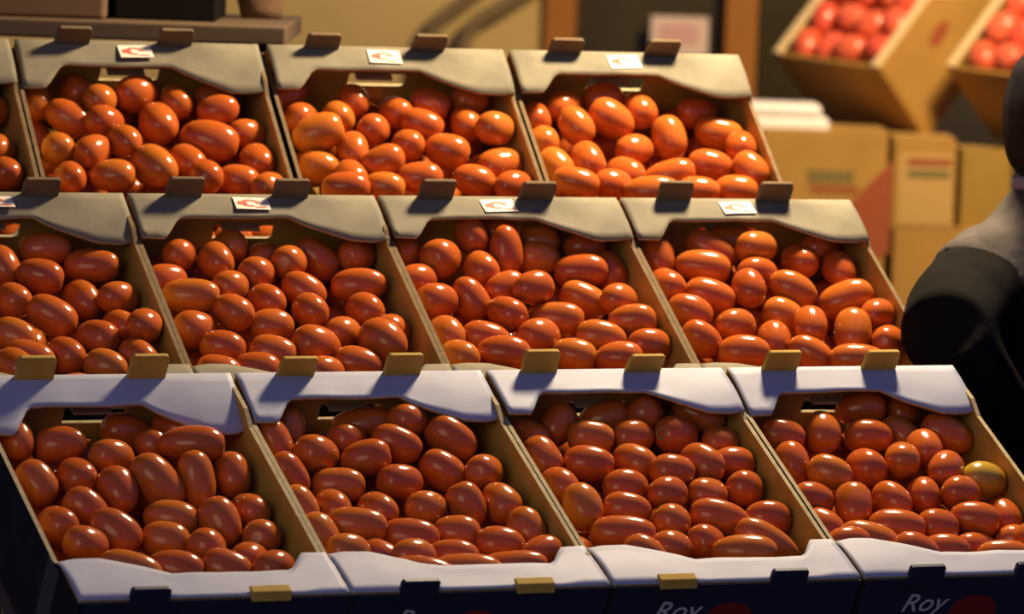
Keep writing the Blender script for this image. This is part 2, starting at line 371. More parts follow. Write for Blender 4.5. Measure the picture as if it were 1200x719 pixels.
# where each tomato lies in its tray: across, along, height (from the rim plane), axis, length, width
TOMS = {
 'C1': [(0.0838, 0.3678, -0.0557, 0.19, -0.95, 0.38, 0.0533, 0.041), (0.0311, 0.35, -0.0577, 0.17, 1, 0, 0.0533, 0.041), (0.0662, 0.3128, -0.0518, 0.83, -0.54, -0.18, 0.0624, 0.0416), (0.1566, 0.3498, -0.0423, 0.77, 0.44, -0.37, 0.0643, 0.0495), (0.2055, 0.3371, -0.042, 0.05, -1, 0.25, 0.0533, 0.041), (0.1757, 0.2942, -0.042, 0.02, 0.96, -0.35, 0.064, 0.0492), (0.253, 0.3133, -0.0347, 0.93, -0.1, 0.34, 0.0538, 0.041), (0.2334, 0.2599, -0.0377, 0.92, -0.39, 0.02, 0.0745, 0.0492), (0.285, 0.2791, -0.0454, 0.85, 0.21, -0.42, 0.0533, 0.041), (0.2887, 0.227, -0.0427, 0.02, 0.96, -0.33, 0.0561, 0.0432), (0.0395, 0.2459, -0.0425, 0.02, 0.84, -0.58, 0.0533, 0.041), (0.0802, 0.2326, -0.0342, 0.72, 0.64, -0.11, 0.0538, 0.0413), (0.1216, 0.2484, -0.0316, 0.25, -0.85, 0.53, 0.0533, 0.041), (0.1049, 0.2886, -0.0356, 0.85, 0.25, -0.37, 0.0533, 0.041), (0.107, 0.3317, -0.038, 0.46, 0.66, -0.56, 0.0533, 0.041), (0.1535, 0.2044, -0.0333, 0.45, -0.88, 0.3, 0.0653, 0.0502), (0.2003, 0.2267, -0.0459, 0.54, -0.86, 0.12, 0.0533, 0.041), (0.2116, 0.1816, -0.0271, 0.09, -0.92, 0.45, 0.0533, 0.041), (0.0983, 0.1916, -0.038, 0.95, -0.22, 0.22, 0.0574, 0.0412), (0.0459, 0.1912, -0.042, 0.03, 0.83, -0.59, 0.0533, 0.041), (0.2572, 0.1928, -0.0442, 0.94, -0.34, 0.09, 0.0554, 0.041), (0.2862, 0.162, -0.0278, 0.61, 0.58, -0.51, 0.0533, 0.041), (0.2581, 0.3505, -0.0493, 0.98, 0.07, -0.04, 0.0533, 0.041)],
 'C0': [(0.2851, 0.1956, -0.0397, 0.04, 0.85, -0.56, 0.0533, 0.041), (0.2829, 0.243, -0.0443, 0.44, 0.66, -0.57, 0.0533, 0.041)],
 'C2': [(0.1173, 0.3513, -0.0484, 0.01, 0.98, -0.29, 0.0533, 0.041), (0.0435, 0.3203, -0.0528, 0.62, 0.58, -0.5, 0.0533, 0.041), (0.0881, 0.3145, -0.0437, 0.02, 0.93, -0.42, 0.0533, 0.041), (0.054, 0.2771, -0.0379, 0.89, 0.02, 0.45, 0.0665, 0.0467), (0.1286, 0.2899, -0.0421, 0.51, 0.65, -0.56, 0.0533, 0.041), (0.1695, 0.335, -0.0519, 0.28, -0.9, 0.38, 0.0533, 0.041), (0.2141, 0.3396, -0.042, 0.84, -0.55, 0.05, 0.0533, 0.041), (0.2696, 0.3545, -0.0458, 0.86, 0.38, -0.31, 0.0533, 0.041), (0.2546, 0.3086, -0.0448, 0.05, 1.02, -0.01, 0.0533, 0.041), (0.2835, 0.28, -0.028, 0.84, 0.33, -0.42, 0.0559, 0.043), (0.1931, 0.2941, -0.0368, 0.89, -0.44, -0.04, 0.0546, 0.041), (0.1673, 0.2596, -0.0394, 0.07, 0.8, -0.6, 0.0533, 0.041), (0.216, 0.2499, -0.04, 0.92, -0.39, 0.02, 0.0583, 0.0441), (0.0964, 0.255, -0.0468, 0.1, 1.01, -0.04, 0.0533, 0.041), (0.1247, 0.2203, -0.0331, 0.89, 0.02, 0.45, 0.0551, 0.041), (0.0512, 0.2375, -0.0594, 0.94, -0.34, 0.09, 0.0539, 0.041), (0.0811, 0.2028, -0.0439, 0.08, -1, 0.18, 0.0533, 0.041), (0.1657, 0.1917, -0.0345, 0.95, -0.22, 0.22, 0.0587, 0.041), (0.2405, 0.1983, -0.0428, 0.92, -0.39, 0.02, 0.0554, 0.041), (0.2806, 0.2278, -0.0444, 0.95, 0.3, -0.06, 0.0591, 0.0455), (0.1152, 0.1704, -0.0329, 0.94, -0.34, 0.09, 0.0535, 0.041), (0.0632, 0.1653, -0.0287, 0.95, -0.22, 0.22, 0.0615, 0.041), (0.284, 0.1782, -0.0345, 0.89, 0.35, -0.3, 0.0533, 0.041)],
 'C3': [(0.0328, 0.3254, -0.0494, 0.14, 0.99, -0.19, 0.0533, 0.041), (0.0751, 0.3465, -0.0474, 0.8, 0.58, -0.2, 0.0533, 0.041), (0.0792, 0.2994, -0.038, 0.4, -0.9, -0.22, 0.0562, 0.0432), (0.13, 0.3157, -0.0407, 0.83, -0.54, -0.18, 0.0636, 0.0477), (0.1748, 0.3375, -0.0433, 0.01, 0.98, -0.23, 0.0566, 0.0436), (0.2006, 0.284, -0.042, 0.1, -0.94, -0.35, 0.0583, 0.0448), (0.2563, 0.3456, -0.0534, 1.01, 0, 0.02, 0.0533, 0.041), (0.2753, 0.3035, -0.05, 0.93, -0.36, 0.06, 0.0625, 0.0421), (0.0315, 0.2757, -0.0455, 0.18, 0.87, -0.47, 0.0533, 0.041), (0.0806, 0.238, -0.042, 0.13, -1, 0.04, 0.054, 0.0415), (0.151, 0.2661, -0.0484, 0.94, 0.36, -0.12, 0.0533, 0.041), (0.0348, 0.2265, -0.0429, 0.37, -0.93, -0.05, 0.0533, 0.041), (0.1305, 0.2267, -0.0541, 0.59, -0.74, 0.29, 0.0533, 0.041), (0.1027, 0.1945, -0.0431, 0.98, 0.06, -0.24, 0.0533, 0.041), (0.1838, 0.2136, -0.043, 0.93, -0.08, 0.36, 0.0677, 0.041), (0.2434, 0.233, -0.0441, 0.94, -0.32, 0.11, 0.0605, 0.0432), (0.2877, 0.2102, -0.029, 0.45, -0.87, -0.18, 0.0533, 0.041), (0.2608, 0.1767, -0.0349, 0.94, -0.34, 0.09, 0.057, 0.041), (0.0473, 0.1813, -0.0288, 0.92, -0.39, 0.02, 0.0615, 0.041), (0.1437, 0.1625, -0.0255, 0.95, -0.22, 0.22, 0.0738, 0.041), (0.2894, 0.2585, -0.0345, 0.23, 0.85, -0.47, 0.0533, 0.041), (0.209, 0.1731, -0.0339, 0.95, -0.22, 0.22, 0.0554, 0.041)],
 'B0': [(0.2094, 0.3465, -0.0424, 0.93, -0.23, 0.28, 0.063, 0.041), (0.1886, 0.2862, -0.0366, 0.9, -0.43, -0, 0.056, 0.041), (0.2578, 0.3133, -0.0416, 0.93, -0.29, 0.21, 0.065, 0.041), (0.1542, 0.3209, -0.0474, 0.21, -1, -0.13, 0.0533, 0.041), (0.1505, 0.2516, -0.046, 0.1, -0.93, 0.42, 0.0533, 0.041), (0.1861, 0.2136, -0.038, 0.81, -0.55, -0.22, 0.0614, 0.0435), (0.24, 0.2713, -0.0595, 0.29, -0.98, -0.01, 0.0533, 0.041), (0.2719, 0.2496, -0.0407, 0.78, 0.39, -0.42, 0.0533, 0.041), (0.2314, 0.1752, -0.042, 0.58, -0.79, 0.32, 0.0547, 0.0421), (0.2694, 0.207, -0.0505, 0.2, -0.9, 0.45, 0.0533, 0.041), (0.1376, 0.1853, -0.0469, 0.81, -0.61, 0.03, 0.0533, 0.041), (0.189, 0.1496, -0.047, 0.35, -0.93, 0.27, 0.0544, 0.0418), (0.1438, 0.14, -0.044, 0.9, -0.43, -0, 0.0594, 0.041), (0.1171, 0.1078, -0.0309, 0.32, -0.94, 0.3, 0.0533, 0.041), (0.2669, 0.1297, -0.0361, 0.45, -0.91, -0.1, 0.0533, 0.041), (0.2269, 0.1168, -0.0395, 0.79, -0.64, 0.06, 0.0533, 0.041), (0.2806, 0.1707, -0.0212, 0.51, 0.67, -0.5, 0.0533, 0.041)],
 'B1': [(0.0585, 0.3356, -0.042, 0.52, 0.68, -0.49, 0.0533, 0.041), (0.0999, 0.3202, -0.0384, 0.07, -1, 0.21, 0.0533, 0.041), (0.1286, 0.3572, -0.0456, 0.09, 0.86, -0.52, 0.0533, 0.041), (0.1437, 0.2959, -0.0397, 0.69, 0.56, -0.41, 0.0533, 0.041), (0.1733, 0.3483, -0.0582, 0.85, 0.31, -0.36, 0.0533, 0.041), (0.2278, 0.3354, -0.0457, 0.72, -0.6, -0.35, 0.061, 0.041), (0.2765, 0.3365, -0.0428, 0.69, 0.58, -0.42, 0.0533, 0.041), (0.2637, 0.2782, -0.0423, 0.93, -0.26, 0.26, 0.0673, 0.041), (0.033, 0.2942, -0.0486, 0.92, 0.23, -0.17, 0.0533, 0.041), (0.0513, 0.2517, -0.0395, 0.93, -0.29, 0.21, 0.0696, 0.0417), (0.103, 0.2688, -0.0385, 0.7, 0.55, -0.4, 0.0533, 0.041), (0.0905, 0.2119, -0.0321, 0.39, -0.93, 0.14, 0.0533, 0.041), (0.1418, 0.245, -0.042, 0.31, -0.87, 0.44, 0.0533, 0.041), (0.1936, 0.2687, -0.0438, 0.77, -0.58, -0.29, 0.0568, 0.041), (0.1879, 0.2225, -0.0377, 0.13, -0.95, 0.33, 0.0533, 0.041), (0.2594, 0.2334, -0.046, 0.26, -0.93, 0.29, 0.0547, 0.0421), (0.0436, 0.1949, -0.0445, 0.91, 0.23, -0.25, 0.0574, 0.0442), (0.1346, 0.1963, -0.0412, 0.98, 0.02, 0.09, 0.0533, 0.041), (0.0653, 0.1549, -0.0412, 0.92, -0.39, 0.07, 0.0545, 0.041), (0.1778, 0.1573, -0.0398, 0.94, 0.13, -0.27, 0.0612, 0.0471), (0.2191, 0.1894, -0.0463, 0.64, 0.61, -0.45, 0.0533, 0.041), (0.2549, 0.1515, -0.0287, 0.49, -0.88, 0.04, 0.0634, 0.0488), (0.2806, 0.1923, -0.0446, 0.55, 0.66, -0.49, 0.0533, 0.041), (0.1235, 0.1461, -0.0426, 0.9, -0.43, -0, 0.0569, 0.041), (0.096, 0.1152, -0.0425, 0.93, -0.34, 0.14, 0.0569, 0.041), (0.2187, 0.1228, -0.0395, 0.92, -0.39, 0.07, 0.0587, 0.041), (0.0472, 0.1068, -0.0392, 0.92, -0.39, 0.07, 0.0533, 0.041), (0.1721, 0.1044, -0.039, 0.89, 0.34, -0.26, 0.0533, 0.041), (0.1864, 0.3147, -0.0364, 0.54, 0.67, -0.49, 0.0533, 0.041)],
 'B2': [(0.0715, 0.3272, -0.0388, 0.71, 0.57, -0.41, 0.0614, 0.0472), (0.116, 0.3594, -0.0271, 0.08, -0.99, -0.15, 0.0533, 0.041), (0.1168, 0.3124, -0.043, 0.16, -0.99, 0.07, 0.0533, 0.041), (0.1522, 0.3319, -0.0306, 0.08, -0.62, -0.78, 0.0621, 0.041), (0.196, 0.3363, -0.0443, 0.93, -0.34, 0.14, 0.0577, 0.041), (0.2098, 0.3732, -0.0474, 0.93, -0.29, 0.21, 0.0533, 0.041), (0.2645, 0.3579, -0.043, 1, 0.01, 0.1, 0.0533, 0.041), (0.2397, 0.3012, -0.0377, 0.93, -0.26, 0.26, 0.0654, 0.041), (0.2829, 0.3154, -0.0482, 0.22, -0.94, -0.24, 0.0533, 0.041), (0.1583, 0.2461, -0.0222, 0.94, 0.35, -0.09, 0.0533, 0.041), (0.1368, 0.2729, -0.0433, 0.94, 0.3, 0.15, 0.0533, 0.041), (0.2348, 0.2624, -0.0517, 0.85, -0.51, -0.15, 0.0615, 0.041), (0.265, 0.2349, -0.031, 0.79, 0.51, -0.37, 0.0533, 0.041), (0.0417, 0.2461, -0.0415, 0.92, 0.3, -0.22, 0.0559, 0.043), (0.0885, 0.2561, -0.0458, 0.47, -0.66, -0.59, 0.0567, 0.0411), (0.1204, 0.219, -0.0386, 0.39, -0.88, 0.26, 0.0533, 0.041), (0.1823, 0.2115, -0.0414, 0.93, -0.34, 0.14, 0.0658, 0.041), (0.2686, 0.1918, -0.0306, 0.93, -0.27, 0.24, 0.0584, 0.041), (0.1468, 0.1766, -0.0415, 0.84, 0.44, -0.33, 0.0587, 0.0452), (0.2237, 0.1704, -0.0396, 0.92, -0.37, 0.1, 0.0618, 0.0439), (0.037, 0.1851, -0.0447, 0.15, -0.99, 0.09, 0.0533, 0.041), (0.0848, 0.1799, -0.0472, 0.92, -0.39, 0.07, 0.0604, 0.041), (0.0912, 0.1374, -0.0358, 0.93, -0.34, 0.14, 0.0652, 0.041), (0.1828, 0.1444, -0.0445, 0.9, -0.43, -0, 0.0543, 0.041), (0.2317, 0.1258, -0.0355, 0.93, -0.29, 0.21, 0.0574, 0.041), (0.2767, 0.1508, -0.0348, 1, 0.06, -0.14, 0.0533, 0.041), (0.0353, 0.349, -0.0469, 0.56, 0.67, -0.48, 0.0533, 0.041), (0.0313, 0.2921, -0.0461, 0.87, 0.39, -0.28, 0.0533, 0.041), (0.0365, 0.1354, -0.0403, 0.37, -0.87, 0.35, 0.0533, 0.041), (0.1553, 0.3745, -0.0372, 0.93, -0.29, 0.21, 0.0541, 0.041)],
 'B3': [(0.0431, 0.3357, -0.0433, 0.03, 0.91, 0.42, 0.0533, 0.041), (0.1151, 0.3475, -0.0377, 0.85, -0.51, -0.15, 0.0679, 0.041), (0.1511, 0.3725, -0.0457, 0.93, -0.29, 0.21, 0.0692, 0.041), (0.0925, 0.3135, -0.0389, 0.92, -0.37, 0.1, 0.0695, 0.041), (0.166, 0.3343, -0.0253, 0.97, 0.25, -0.18, 0.0533, 0.041), (0.2258, 0.3285, -0.0416, 0.18, -0.88, 0.39, 0.0533, 0.041), (0.2723, 0.31, -0.042, 0.01, -0.99, -0, 0.0533, 0.041), (0.1579, 0.2974, -0.037, 0.99, 0.09, -0.24, 0.0533, 0.041), (0.132, 0.2587, -0.0301, 0.03, 0.98, 0.15, 0.0533, 0.041), (0.1904, 0.2595, -0.0333, 0.81, -0.55, -0.22, 0.0622, 0.0424), (0.0348, 0.2786, -0.042, 0.17, -0.96, 0.18, 0.0533, 0.041), (0.0841, 0.258, -0.042, 0.9, -0.43, -0, 0.0639, 0.041), (0.2605, 0.2524, -0.042, 0.88, -0.07, 0.48, 0.0679, 0.0425), (0.0473, 0.2259, -0.042, 0.85, -0.51, -0.15, 0.0572, 0.041), (0.1706, 0.228, -0.0484, 0.87, -0.48, -0.07, 0.0533, 0.041), (0.0959, 0.1979, -0.042, 0.89, 0.32, -0.37, 0.0543, 0.0418), (0.2391, 0.1771, -0.0339, 0.23, 0.9, 0.38, 0.0584, 0.0449), (0.2803, 0.2046, -0.0307, 0.64, 0.64, -0.47, 0.0533, 0.041), (0.2795, 0.1584, -0.0363, 0.65, 0.6, -0.51, 0.0533, 0.041), (0.1875, 0.1868, -0.0335, 0.22, 0.97, 0.04, 0.0533, 0.041), (0.1413, 0.1781, -0.0495, 0.25, 0.96, 0.11, 0.0533, 0.041), (0.087, 0.142, -0.0385, 0.93, -0.29, 0.21, 0.0635, 0.041), (0.1738, 0.1433, -0.0429, 0.77, -0.58, -0.29, 0.057, 0.041), (0.0463, 0.1775, -0.0456, 0.77, -0.58, -0.29, 0.0544, 0.041), (0.2206, 0.1119, -0.0282, 0.93, -0.29, 0.21, 0.0701, 0.041), (0.2627, 0.3566, -0.0424, 0.86, 0.46, -0.33, 0.0533, 0.041)],
 'A1': [(0.0409, 0.34, -0.042, 0.06, -1.01, -0.01, 0.0533, 0.041), (0.089, 0.3291, -0.042, 0.9, -0.3, 0.3, 0.0572, 0.041), (0.18, 0.3726, -0.0595, 0.94, -0.14, -0.21, 0.0568, 0.0437), (0.1388, 0.305, -0.042, 0.86, 0.22, -0.39, 0.0533, 0.041), (0.0891, 0.2716, -0.042, 0.02, -0.99, 0.2, 0.0533, 0.041), (0.0405, 0.2603, -0.042, 0.41, -0.84, -0.38, 0.0533, 0.041), (0.1263, 0.2418, -0.0404, 0.14, -0.95, -0.27, 0.0558, 0.0429), (0.1721, 0.2488, -0.0354, 0.58, -0.65, -0.49, 0.0696, 0.0459), (0.2242, 0.2965, -0.0208, 0.91, -0.35, 0.23, 0.0738, 0.041), (0.2183, 0.2519, -0.0361, 0.15, -0.61, -0.78, 0.065, 0.041), (0.1983, 0.3337, -0.048, 0.57, 0.65, -0.47, 0.0533, 0.041), (0.2644, 0.2665, -0.0406, 0.04, 0.96, 0.26, 0.0533, 0.041), (0.0836, 0.2163, -0.0451, 0.69, -0.63, -0.36, 0.0539, 0.041), (0.1005, 0.1692, -0.0403, 0.69, -0.63, -0.36, 0.0602, 0.0438), (0.0424, 0.1873, -0.0433, 0.17, -0.95, 0.34, 0.0533, 0.041), (0.0604, 0.1463, -0.0394, 0.85, 0.23, -0.41, 0.0533, 0.041), (0.1743, 0.1988, -0.047, 0.89, -0.44, 0.08, 0.0604, 0.041), (0.1564, 0.1633, -0.0492, 0.89, -0.44, 0.08, 0.0539, 0.041), (0.2222, 0.1804, -0.0395, 0.27, -0.83, -0.48, 0.0575, 0.0442), (0.1945, 0.1406, -0.0413, 0.58, 0.64, -0.48, 0.0533, 0.041), (0.2664, 0.2081, -0.0468, 0.09, -0.91, 0.45, 0.0533, 0.041), (0.2652, 0.1607, -0.0468, 0.59, 0.63, -0.48, 0.0533, 0.041), (0.2493, 0.0858, -0.0311, 0.82, 0.47, -0.25, 0.0533, 0.041), (0.2004, 0.0949, -0.0367, 0.85, -0.52, -0.07, 0.0554, 0.041), (0.1462, 0.1015, -0.0409, 0.9, -0.43, 0.11, 0.0635, 0.041), (0.0918, 0.0931, -0.0348, 0.88, -0.48, 0.01, 0.0697, 0.041), (0.2363, 0.1221, -0.0475, 0.58, 0.63, -0.49, 0.0533, 0.041)],
 'A2': [(0.0328, 0.323, -0.0409, 0.31, -0.65, -0.7, 0.0594, 0.041), (0.0308, 0.2662, -0.042, 0.58, -0.65, -0.49, 0.0554, 0.041), (0.0606, 0.3549, -0.0446, 0.01, 0.85, 0.51, 0.0533, 0.041), (0.0278, 0.2172, -0.0502, 0.41, -0.81, -0.4, 0.0533, 0.041), (0.0296, 0.1592, -0.0439, 0.33, -0.89, -0.29, 0.0533, 0.041), (0.0755, 0.3006, -0.0405, 0.86, 0.3, -0.37, 0.0572, 0.044), (0.158, 0.3713, -0.0523, 0.9, -0.27, 0.34, 0.072, 0.041), (0.124, 0.3329, -0.0452, 0.83, 0.43, -0.32, 0.0533, 0.041), (0.1293, 0.2901, -0.0388, 0.89, -0.23, 0.4, 0.0576, 0.041), (0.1729, 0.311, -0.0351, 0.85, -0.52, -0.07, 0.0588, 0.041), (0.1977, 0.3461, -0.0285, 0.84, 0.43, -0.31, 0.0533, 0.041), (0.2402, 0.3185, -0.0347, 0.74, -0.61, -0.29, 0.062, 0.0447), (0.0873, 0.2578, -0.051, 0.91, -0.35, 0.23, 0.0606, 0.041), (0.1552, 0.2491, -0.042, 0.95, 0.17, -0.22, 0.0535, 0.0411), (0.2159, 0.2743, -0.045, 0.74, -0.61, -0.29, 0.0543, 0.0414), (0.2596, 0.2609, -0.0391, 0.68, 0.59, -0.44, 0.0533, 0.041), (0.2184, 0.2044, -0.042, 0.38, -0.65, -0.65, 0.0538, 0.0411), (0.115, 0.2043, -0.0464, 0.12, -0.9, 0.43, 0.0533, 0.041), (0.1714, 0.2035, -0.0456, 0.86, 0.38, -0.3, 0.0533, 0.041), (0.2607, 0.208, -0.0422, 0.21, -0.96, -0.06, 0.0533, 0.041), (0.0678, 0.2188, -0.0535, 0.01, 0.92, -0.4, 0.0533, 0.041), (0.0764, 0.1713, -0.0413, 0.9, -0.4, 0.16, 0.0671, 0.041), (0.1351, 0.1573, -0.0478, 0.9, -0.4, 0.16, 0.0642, 0.041), (0.1929, 0.1657, -0.0513, 0.91, -0.35, 0.23, 0.0553, 0.041), (0.231, 0.133, -0.0435, 0.91, -0.35, 0.23, 0.0548, 0.041), (0.2719, 0.1588, -0.0418, 0.16, -0.94, -0.23, 0.0533, 0.041), (0.0882, 0.1258, -0.0513, 0.53, -0.84, 0.14, 0.0533, 0.041), (0.046, 0.1185, -0.0368, 0.96, 0.16, -0.15, 0.0533, 0.041), (0.1115, 0.0968, -0.0288, 0.9, 0.23, -0.34, 0.0533, 0.041), (0.1682, 0.1139, -0.0442, 0.9, -0.4, 0.16, 0.059, 0.041), (0.104, 0.0546, -0.0214, 0.9, -0.4, 0.16, 0.083, 0.041), (0.1628, 0.067, -0.0286, 0.91, -0.35, 0.23, 0.0784, 0.041), (0.2216, 0.0782, -0.0348, 0.9, -0.3, 0.3, 0.0807, 0.041), (0.2676, 0.1045, -0.0374, 0.91, 0.37, 0.12, 0.0533, 0.041)],
 'A3': [(0.047, 0.3404, -0.0506, 0.3, -0.94, 0.03, 0.0533, 0.041), (0.0427, 0.2922, -0.0437, 0.22, -0.94, -0.19, 0.0533, 0.041), (0.0874, 0.3573, -0.046, 0.6, 0.59, 0.54, 0.0533, 0.041), (0.1544, 0.3738, -0.05, 0.88, -0.19, 0.44, 0.0587, 0.041), (0.1958, 0.359, -0.0336, 0.65, 0.62, -0.45, 0.0533, 0.041), (0.114, 0.3228, -0.04, 0.96, -0.3, -0.01, 0.0533, 0.041), (0.0935, 0.2766, -0.042, 0.9, -0.4, 0.16, 0.0586, 0.041), (0.1655, 0.3229, -0.0401, 0.99, 0.2, 0.01, 0.0533, 0.041), (0.2209, 0.3241, -0.0396, 0.91, 0.29, -0.36, 0.0595, 0.0458), (0.2642, 0.361, -0.0379, 0.82, -0.55, -0.14, 0.0642, 0.041), (0.1513, 0.2801, -0.0437, 0.51, -0.83, 0.13, 0.0533, 0.041), (0.2696, 0.31, -0.0412, 0.72, 0.54, -0.47, 0.0533, 0.041), (0.2241, 0.2594, -0.0323, 0.42, -0.89, 0.01, 0.0555, 0.0427), (0.1812, 0.2447, -0.0323, 1.01, -0.02, -0.1, 0.0533, 0.041), (0.268, 0.2679, -0.0402, 1.01, 0.07, -0.16, 0.0533, 0.041), (0.0458, 0.2429, -0.0476, 0.21, -0.93, 0.25, 0.0533, 0.041), (0.0508, 0.1928, -0.0396, 0.09, -0.89, -0.4, 0.0578, 0.0445), (0.12, 0.2309, -0.042, 1, -0.08, 0.03, 0.0533, 0.041), (0.1595, 0.2057, -0.0342, 0.86, 0.42, -0.32, 0.0533, 0.041), (0.2141, 0.2156, -0.044, 0.92, 0.35, -0.27, 0.0533, 0.041), (0.2651, 0.2247, -0.042, 0.73, 0.56, -0.42, 0.0533, 0.041), (0.1045, 0.1893, -0.042, 0.9, -0.4, 0.16, 0.0554, 0.041), (0.2101, 0.1704, -0.0417, 0.89, -0.46, 0.05, 0.069, 0.041), (0.2671, 0.1642, -0.0398, 0.99, -0.2, 0.01, 0.0533, 0.041), (0.148, 0.163, -0.0404, 0.78, 0.51, -0.39, 0.0533, 0.041), (0.0816, 0.1443, -0.0413, 0.91, -0.38, 0.19, 0.0738, 0.041), (0.1812, 0.1346, -0.0487, 0.84, 0.39, -0.42, 0.0533, 0.041), (0.1252, 0.1108, -0.0376, 0.88, 0.39, -0.31, 0.0533, 0.041), (0.2443, 0.1164, -0.0368, 0.78, -0.58, -0.21, 0.0784, 0.041), (0.2058, 0.0925, -0.032, 0.91, -0.38, 0.19, 0.0738, 0.041), (0.0837, 0.0924, -0.0316, 0.66, -0.73, -0.08, 0.0533, 0.041)],
 'A4': [(0.1063, 0.3282, -0.042, 0.27, 0.94, 0.09, 0.0584, 0.0449), (0.0535, 0.3231, -0.0427, 0.89, -0.44, 0.08, 0.0554, 0.041), (0.0478, 0.2777, -0.0467, 0.05, 0.91, 0.35, 0.0533, 0.041), (0.1775, 0.3724, -0.0414, 0.9, -0.27, 0.34, 0.0603, 0.041), (0.2348, 0.3729, -0.0488, 0.9, 0.4, -0.29, 0.0533, 0.041), (0.1625, 0.3192, -0.042, 0.91, -0.35, 0.23, 0.0572, 0.041), (0.2136, 0.3325, -0.0498, 0.42, -0.87, 0.08, 0.0533, 0.041), (0.264, 0.3186, -0.0392, 0.82, -0.55, -0.14, 0.0645, 0.041), (0.0771, 0.2417, -0.0366, 0.72, -0.67, 0.06, 0.0533, 0.041), (0.1325, 0.2591, -0.042, 0.03, -0.91, 0.31, 0.0562, 0.0432), (0.1797, 0.2641, -0.0355, 0.43, 0.83, -0.31, 0.0533, 0.041), (0.2199, 0.2863, -0.0368, 0.16, 0.95, -0.09, 0.0533, 0.041), (0.2244, 0.2398, -0.0336, 0.69, 0.72, -0.13, 0.0533, 0.041), (0.2667, 0.2223, -0.036, 0.99, 0.09, -0.33, 0.0558, 0.0429), (0.0406, 0.2048, -0.0446, 0.98, 0.04, -0.31, 0.0533, 0.041), (0.0853, 0.189, -0.042, 0.22, 0.93, 0.2, 0.0555, 0.0427), (0.1372, 0.196, -0.042, 0.26, -0.92, 0.11, 0.0533, 0.041), (0.1885, 0.2131, -0.0494, 0.33, 0.9, -0.21, 0.0533, 0.041), (0.2241, 0.1965, -0.035, 0.91, 0.33, -0.38, 0.0533, 0.041), (0.2233, 0.1542, -0.0402, 0.89, -0.44, 0.08, 0.0587, 0.041), (0.2733, 0.1723, -0.0533, 0.07, 0.96, 0.02, 0.0533, 0.041), (0.0372, 0.162, -0.0526, 0.43, -0.85, 0.17, 0.0533, 0.041), (0.0755, 0.1228, -0.041, 0.85, -0.52, -0.07, 0.0688, 0.041), (0.1186, 0.1426, -0.0405, 0.91, -0.38, 0.19, 0.0664, 0.041), (0.1732, 0.1467, -0.0448, 1, 0.17, -0.23, 0.0533, 0.041), (0.1101, 0.08, -0.0279, 0.85, -0.52, -0.07, 0.0563, 0.041), (0.1595, 0.0977, -0.042, 0.91, -0.35, 0.23, 0.0583, 0.041), (0.2114, 0.1184, -0.056, 1, 0.22, -0.19, 0.0533, 0.041), (0.2246, 0.0798, -0.0388, 0.91, -0.35, 0.23, 0.0615, 0.041), (0.2645, 0.1252, -0.0525, 0.71, 0.58, -0.45, 0.0533, 0.041), (0.035, 0.1006, -0.0297, 1.02, -0.05, 0.01, 0.0533, 0.041), (0.2682, 0.0894, -0.0231, 0.47, -0.8, 0.21, 0.0533, 0.041), (0.2593, 0.043, -0.0262, 0.91, -0.35, 0.23, 0.0554, 0.041)],
}
# ------------------------------------------------------------------ tomatoes
def tomato_mesh(name, seed, m, taper=.10, p=2.3):
    rnd = random.Random(seed); NS, NR = 26, 17; v = []; f = []
    ph = rnd.uniform(0, 6); ph2 = rnd.uniform(0, 6)
    for i in range(NR+1):
        th = math.pi*i/NR; c = math.cos(th); sn = math.sin(th)
        rr = abs(sn)**(2/p); z = (abs(c)**(2/p))*(1 if c > 0 else -1)
        rr *= 1+taper*z*.8
        if z > .93: z -= (.05)*(1-rr/.45) if rr < .45 else 0     # stem dimple
        if z < -.985: z -= .012
        for j in range(NS):
            a = 2*math.pi*j/NS
            q = 1+.018*math.cos(3*a+ph)*(1-abs(z)*.4)+.012*math.cos(2*a+ph2)
            v.append((.5*rr*q*math.cos(a)+.012*math.sin(ph)*(1-z*z), .5*rr*q*math.sin(a)+.012*math.cos(ph)*(1-z*z), .5*z))
    for i in range(NR):
        for j in range(NS):
            f.append([i*NS+j, i*NS+(j+1) % NS, (i+1)*NS+(j+1) % NS, (i+1)*NS+j])
    me = bpy.data.meshes.new(name); me.from_pydata(v, [], f)
    bm = bmesh.new(); bm.from_mesh(me); bmesh.ops.remove_doubles(bm, verts=bm.verts, dist=1e-5); bmesh.ops.recalc_face_normals(bm, faces=bm.faces); bm.to_mesh(me); bm.free()
    for q in me.polygons: q.use_smooth = True
    me.materials.append(m); return me
SHAPES = [tomato_mesh('plum_tomato', k, TOM, tp, p) for k, (tp, p) in enumerate(((.10, 2.25), (.04, 2.15), (-.08, 2.35), (.15, 2.3), (.0, 2.5)))]
SHAPEY = tomato_mesh('unripe_plum_tomato', 9, TOMY, .05, 2.3)
def axis_m(ax):
    z = V3(ax).normalized(); x = z.cross(V3((.3, -.2, 1))).normalized(); y = z.cross(x)
    return Matrix(((x.x, y.x, z.x), (x.y, y.y, z.y), (x.z, y.z, z.z)))
ORD = ['first', 'second', 'third', 'fourth', 'fifth', 'sixth', 'seventh', 'eighth', 'ninth', 'tenth', 'eleventh', 'twelfth']
def describe(lst, W):
    'row by row from the front of the tray, left to right'
    idx = sorted(range(len(lst)), key=lambda i: lst[i][1]); rows = []; cur = []
    for i in idx:
        if cur and lst[i][1]-lst[cur[0]][1] > .045: rows.append(cur); cur = []
        cur.append(i)
    rows.append(cur); out = {}
    for r, R in enumerate(rows):
        R.sort(key=lambda i: lst[i][0])
        for q, i in enumerate(R):
            a = 'front row' if r == 0 else ('back row' if r == len(rows)-1 else f'{ORD[r]} row from front')
            b = 'leftmost' if q == 0 else ('rightmost' if q == len(R)-1 else f'{ORD[q]} from left')
            out[i] = f'{b} in {a}'
    return out
